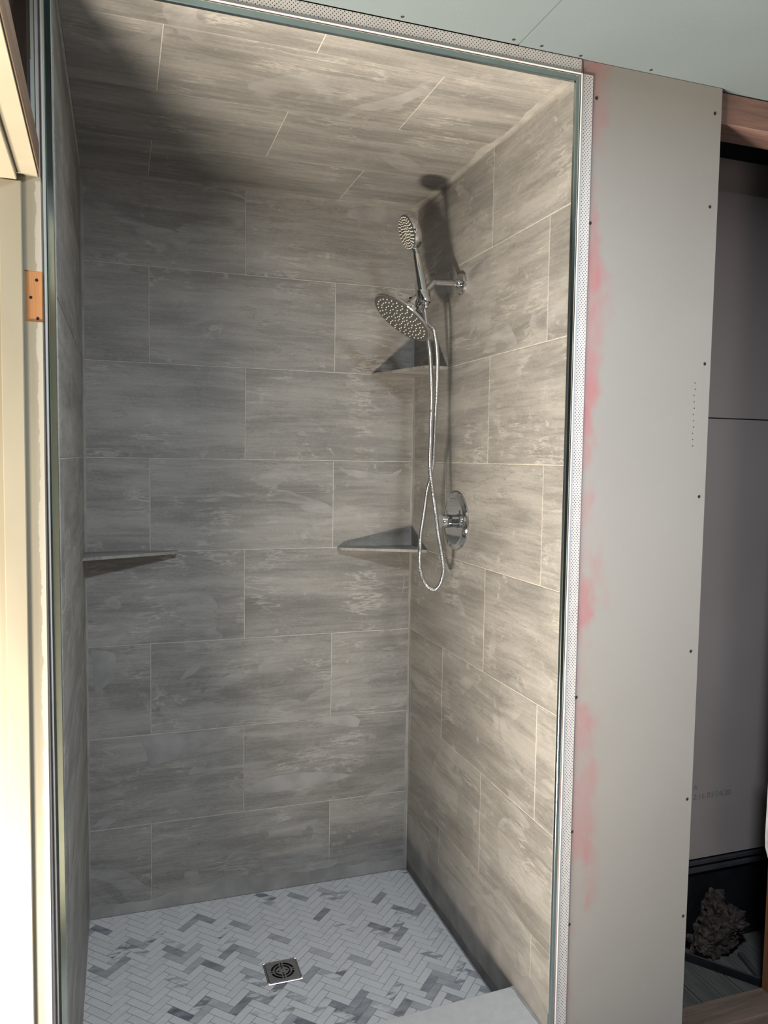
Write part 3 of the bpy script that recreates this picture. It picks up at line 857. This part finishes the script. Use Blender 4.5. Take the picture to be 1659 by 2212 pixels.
# ------------------------------------------------------------------ front wall (drywall) with screws
def screw(parent, x, y, z, face, r=0.0042):
    """dark countersunk screw head in a torn dimple"""
    ax = {'y': (0, -1, 0), 'z': (0, 0, -1)}[face]
    o = MB().lathe([(r * 1.0, 0.0), (r * 0.9, 0.0006), (r * 0.35, 0.0006), (r * 0.2, 0.0002)], (0, 0, 0), ax, 10).build('screw', M_SCREW, parent)
    o.location = (x, y, z)
    return o
YP = -1.034
wf = slab('wall_front', MB().box(1.1335, 1.5305, YP, -1.0215, -0.046, 2.4698), M_PANEL, 'tall bare drywall panel beside the shower, stained red along its left edge', 'wall')
for x, z in ((1.5100, 2.407), (1.507, 2.181), (1.512, 1.794), (1.512, 1.458), (1.507, 1.057), (1.516, 0.662), (1.519, 0.342),
             (1.1700, 2.390), (1.1640, 2.104), (1.1685, 0.964), (1.1690, 0.623), (1.1700, 0.383)):
    screw(wf, x, YP - 0.0002, z, 'y')
for k in range(11):
    o = MB().lathe([(0.0016, 0.0), (0.0010, 0.0003)], (0, 0, 0), (0, -1, 0), 6).build('nick', M_SCREW, wf)
    o.location = (1.4845 + 0.0015 * math.sin(k * 2.1), YP - 0.0002, 1.745 - k * 0.0158)
MB().box(-0.041, 1.1322, YP, -1.0215, 2.4355, 2.4698).build('drywall_strip', M_PANEL, wf)
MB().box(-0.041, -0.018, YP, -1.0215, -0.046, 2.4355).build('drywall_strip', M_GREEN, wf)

# ------------------------------------------------------------------ room ceiling
ce = empty('ceiling', (0, 0, 2.471), 'pale green drywall ceiling of the room with one open seam', 'ceiling', None, 'structure')
def cpanel(x0, x1):
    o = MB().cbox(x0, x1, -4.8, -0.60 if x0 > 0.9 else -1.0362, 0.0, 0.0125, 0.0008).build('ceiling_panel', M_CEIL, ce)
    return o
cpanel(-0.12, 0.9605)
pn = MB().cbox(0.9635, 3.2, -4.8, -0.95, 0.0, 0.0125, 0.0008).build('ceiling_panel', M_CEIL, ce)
[o for o in ce.children]
for x, y in ((0.49, -1.050), (0.68, -1.052), (0.941, -1.054), (1.012, -1.052), (1.117, -1.046), (1.308, -1.048)):
    o = screw(ce, x, y, -0.0002, 'z')
MB().box(-0.15, 3.25, -4.85, -0.55, 0.014, 0.03).build('ceiling_backing', M_DARK, ce)

# ------------------------------------------------------------------ doorway on the left: jamb, stop, head, hinge mortise
dj = empty('door_1', (-0.05, -1.12, -0.05), 'cream painted door frame at the left edge with an empty hinge mortise', 'door frame', None, 'structure')
KX = 0.0175
def plan(mb):
    """door wall is turned a degree out of square with the shower"""
    mb.v = [(x + (-1.12 - y) * KX, y, z) for x, y, z in mb.v]
    return mb
XE = -0.0195
mz0, mz1 = 1.7765, 1.8665
jm = MB()
jm.box(-0.150, -0.048, -1.120, -1.090, -0.05, 2.030)
jm.box(-0.048, XE, -1.120, -1.090, -0.05, mz0)
jm.box(-0.048, XE, -1.120, -1.090, mz1, 2.030)
local(jm.build('jamb_board', M_PAINT, dj))
local(MB().box(-0.048, XE - 0.0005, -1.1175, -1.090, mz0, mz1).build('hinge_mortise', M_RAW, dj))
mort = [c for c in dj.children if c.name.startswith('hinge_mortise')][0]
mort['label'] = 'bare orange wood in the hinge recess'
for x, z in ((-0.0285, 1.8505), (-0.0385, 1.8195), (-0.0275, 1.7830)):
    o = MB().lathe([(0.0028, 0.0), (0.0026, 0.0003)], (x, -1.1176, z), (0, -1, 0), 12).build('screw_hole', M_DARK, mort)
local(MB().cbox(-0.086, -0.0495, -1.133, -1.1202, -0.05, 2.017, 0.0015).build('door_stop', M_PAINT, dj))
local(plan(MB().box(-0.150, -0.0240, -1.95, -1.090, 2.030, 2.060)).build('head_board', M_PAINT, dj))
local(plan(MB().cbox(-0.086, -0.0565, -1.95, -1.1335, 2.017, 2.0298, 0.0015)).build('head_stop', M_PAINT, dj))
local(plan(MB().box(-0.150, -0.0260, -1.95, -1.120, 2.0602, 2.086)).build('head_lining', M_DKWOOD, dj))
local(plan(MB().box(-0.0238, -0.0212, -1.95, -1.121, 2.036, 2.088)).build('head_edge', M_EDGE, dj))
local(MB().box(-0.150, XE - 0.002, -2.00, -1.955, -0.05, 2.09).build('jamb_board', M_PAINT, dj))
hbm = tag(MB().box(-0.150, -0.062, -2.05, -1.0890, 2.0865, 2.4695).build('header_beam', M_DKWOOD), 'dark old wooden header above the door frame in the top left corner', 'beam')
kst = tag(MB().box(-0.150, -0.042, -1.0885, -1.036, -0.05, 2.4695).build('door_stud', M_DKWOOD), 'dark wooden stud between the door frame and the shower', 'stud')

# ------------------------------------------------------------------ the stud bay on the right and what shows through it
tag(MB().box(1.4960, 1.5335, -1.0212, -0.932, -0.0095, 2.392).build('wall_stud', M_STUD), 'brown wooden stud whose edge shows behind the drywall panel', 'stud', 'studs of the open bay')
tag(MB().box(1.9060, 1.9440, -1.0212, -0.932, -0.0095, 2.392).build('wall_stud', M_STUD), 'orange brown wooden stud at the lower right edge', 'stud', 'studs of the open bay')
tag(MB().cbox(1.16, 2.60, -1.0205, -0.9275, -0.0475, -0.0100, 0.002).build('sill_plate', M_PLATE), 'rough wooden sill plate lying across the foot of the open bay', 'plate')
tag(MB().cbox(1.16, 2.60, -1.0212, -0.932, 2.3930, 2.4690, 0.002).build('top_plate', M_TOPPL), 'reddish wooden top plate under the ceiling over the open bay', 'plate')
vs = []
def strip_mesh():
    mb = MB()
    prev = None
    rings = []
    for i in range(13):
        t = i / 12
        z = 0.392 + t * 0.42
        w = 0.019 * math.sqrt(min(1.0, max(0.04, t * 9))) - 0.004 * t
        rings.append((1.9055 - min(w, 0.020), z))
    n = len(rings)
    vs = [(x, y, z) for x, z in rings for y in (-0.934, -0.942)] + [(1.9055, y, z) for x, z in rings for y in (-0.934, -0.942)]
    fs = []
    for i in range(n - 1):
        a, b, c, d = 2 * i, 2 * i + 1, 2 * i + 2, 2 * i + 3
        e = 2 * n
        fs += [(a, b, d, c), (a + e, c + e, d + e, b + e), (a, c, c + e, a + e), (b, b + e, d + e, d)]
    fs += [(0, 2 * n, 2 * n + 1, 1), (2 * n - 2, 2 * n - 1, 4 * n - 1, 4 * n - 2)]
    return mb.add(vs, fs)
tag(strip_mesh().build('vinyl_strip', M_WHITE, None, 40), 'white rounded vinyl strip end hanging against the right stud', 'strip')
# wall at the back of the bay
YB = -0.65
wc = slab('wall_closet', MB().box(1.17, 2.60, YB + 0.02, YB + 0.05, -0.05, 2.69), M_DARK, 'dim drywall at the back of the open bay with a seam and a printed date', 'wall')
MB().cbox(1.17, 2.60, YB, YB + 0.0125, 0.246, 1.6855, 0.001).build('drywall_sheet', M_PURPLE, wc)
MB().cbox(1.17, 2.60, YB, YB + 0.0125, 1.6885, 2.69, 0.001).build('drywall_sheet', M_PURPLE, wc)
MB().cbox(1.17, 2.60, YB - 0.004, YB + 0.012, 0.226, 0.238, 0.001).box(1.17, 2.60, YB - 0.010, YB + 0.012, 0.205, 0.215).build('metal_track', M_TRACK, wc)
MB().box(1.17, 2.60, YB + 0.003, YB + 0.018, -0.05, 0.205).build('black_sheet', M_BLACK, wc)
def text(name, body, size, loc, mat, parent):
    cu_ = bpy.data.curves.new(name, 'FONT')
    cu_.body = body
    cu_.size = size
    cu_.extrude = 0.0001
    cu_.materials.append(mat)
    o = bpy.data.objects.new(name, cu_)
    COL.objects.link(o)
    o.parent = parent
    o.location = loc
    o.rotation_euler = (PI / 2, 0, 0)
    return o
text('printed_date', '12:16 03/04/20', 0.0275, (1.858, YB - 0.0004, 0.448), M_INK, wc)
text('printed_letter', 'A', 0.024, (1.872, YB - 0.0004, 0.482), M_INK, wc)
# planks
fc = slab('floor_closet', MB().box(1.17, 2.60, -0.925, YB + 0.02, -0.09, -0.0525), M_DARK, 'grey plank floor inside the open bay', 'floor')
x = 1.2
while x < 2.5:
    o = MB().cbox(0.001, 0.0745, -0.925, YB, -0.060, -0.0500, 0.001).build('floor_plank', M_PLANK, fc)
    o.location = (x, 0, random.uniform(-0.0005, 0.0004))
    x += 0.0765
# black angle frame lying on the planks
af = empty('angle_frame', (1.96, -0.87, -0.0495), 'black metal angle frame lying on the planks in front of the clump', 'frame')
def bar(a, b, w, h, name, mat):
    a, b = Vector(a), Vector(b)
    d = (b - a).normalized(); s = Vector((-d.y, d.x, 0)) * w / 2
    p = [a - s, b - s, b + s, a + s]
    z0 = a.z
    mb = MB().add([(q.x, q.y, z0) for q in p] + [(q.x, q.y, z0 + h) for q in p],
                  [(3, 2, 1, 0), (4, 5, 6, 7), (0, 1, 5, 4), (1, 2, 6, 5), (2, 3, 7, 6), (3, 0, 4, 7)])
    o = mb.build(name, mat, af)
    return local(o)
bar((1.745, -0.600, -0.0495), (1.968, -0.890, -0.0495), 0.020, 0.016, 'long_rail', M_BLACK)
bar((1.752, -0.594, -0.0335), (1.972, -0.880, -0.0335), 0.007, 0.001, 'long_rail_top', M_TRACK)
bar((1.972, -0.872, -0.0495), (2.006, -0.742, -0.0495), 0.016, 0.012, 'short_rail', M_TRACK)
# insulation clump
def clump():
    bm = bmesh.new()
    for (c, r) in (((1.935, -0.705, 0.030), (0.072, 0.040, 0.085)), ((1.985, -0.715, 0.055), (0.055, 0.035, 0.045)), ((1.930, -0.700, 0.095), (0.040, 0.030, 0.060)), ((1.895, -0.702, -0.005), (0.050, 0.032, 0.045)), ((1.968, -0.705, -0.005), (0.045, 0.035, 0.045))):
        st = len(bm.verts)
        res = bmesh.ops.create_icosphere(bm, subdivisions=4, radius=1.0)
        for v in res['verts']:
            p = v.co.copy()
            q = p * 2.2 + Vector(c) * 31
            k = 1 + 0.40 * mnoise.noise(q) + 0.30 * mnoise.noise(q * 2.7) + 0.14 * mnoise.noise(q * 6.1) + 0.07 * mnoise.noise(q * 13.0)
            v.co = Vector(c) + Vector((p.x * r[0], p.y * r[1], p.z * r[2])) * k
            v.co.z = max(v.co.z, -0.0492)
            v.co.y = min(v.co.y, -0.6505)
    me = bpy.data.meshes.new('insulation_clump')
    bm.to_mesh(me); bm.free()
    me.materials.append(M_FLUFF)
    return tag(link('insulation_clump', me), 'dusty grey brown clump of insulation on the floor of the bay', 'insulation')
clump()

# ------------------------------------------------------------------ rest of the room and hall (outside the frame, for light and reflections)
slab('floor', MB().box(-0.15, 3.2, -4.8, -1.0215, -0.09, -0.05), M_SLAB, 'floor of the unfinished room in front of the shower', 'floor')
slab('wall_room_left', MB().box(-0.150, -0.02, -4.8, -2.005, -0.05, 2.47), M_ROOM, 'left room wall beyond the doorway', 'wall')
slab('wall_room_back', MB().box(-0.15, 3.2, -4.86, -4.801, -0.05, 2.47), M_ROOM, 'room wall behind the photographer', 'wall')
slab('wall_room_right', MB().box(3.2, 3.26, -4.8, -0.6, -0.05, 2.47), M_ROOM, 'far right wall of the room', 'wall')
slab('wall_front_right', MB().box(1.9445, 3.2, YP, -1.0215, -0.046, 2.4698), M_ROOM, 'drywall to the right of the open stud bay', 'wall')
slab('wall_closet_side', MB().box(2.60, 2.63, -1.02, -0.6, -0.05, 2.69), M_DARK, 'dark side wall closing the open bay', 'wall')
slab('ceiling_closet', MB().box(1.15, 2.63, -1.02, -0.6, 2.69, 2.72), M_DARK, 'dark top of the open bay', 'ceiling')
slab('floor_hall', MB().box(-2.4, -0.151, -3.2, -0.4, -0.09, -0.05), M_HALL, 'wooden floor of the hall beyond the doorway', 'floor')
slab('wall_hall_left', MB().box(-2.46, -2.4, -3.2, -0.4, -0.05, 2.47), M_ROOM, 'hall wall opposite the doorway', 'wall')
slab('wall_hall_back', MB().box(-2.4, -0.151, -0.4, -0.34, -0.05, 2.47), M_ROOM, 'hall end wall beyond the shower', 'wall')
slab('wall_hall_front', MB().box(-2.4, -0.151, -3.26, -3.2, -0.05, 2.47), M_ROOM, 'hall end wall towards the viewer', 'wall')
slab('ceiling_hall', MB().box(-2.4, -0.151, -3.2, -0.4, 2.47, 2.5), M_ROOM, 'hall ceiling', 'ceiling')
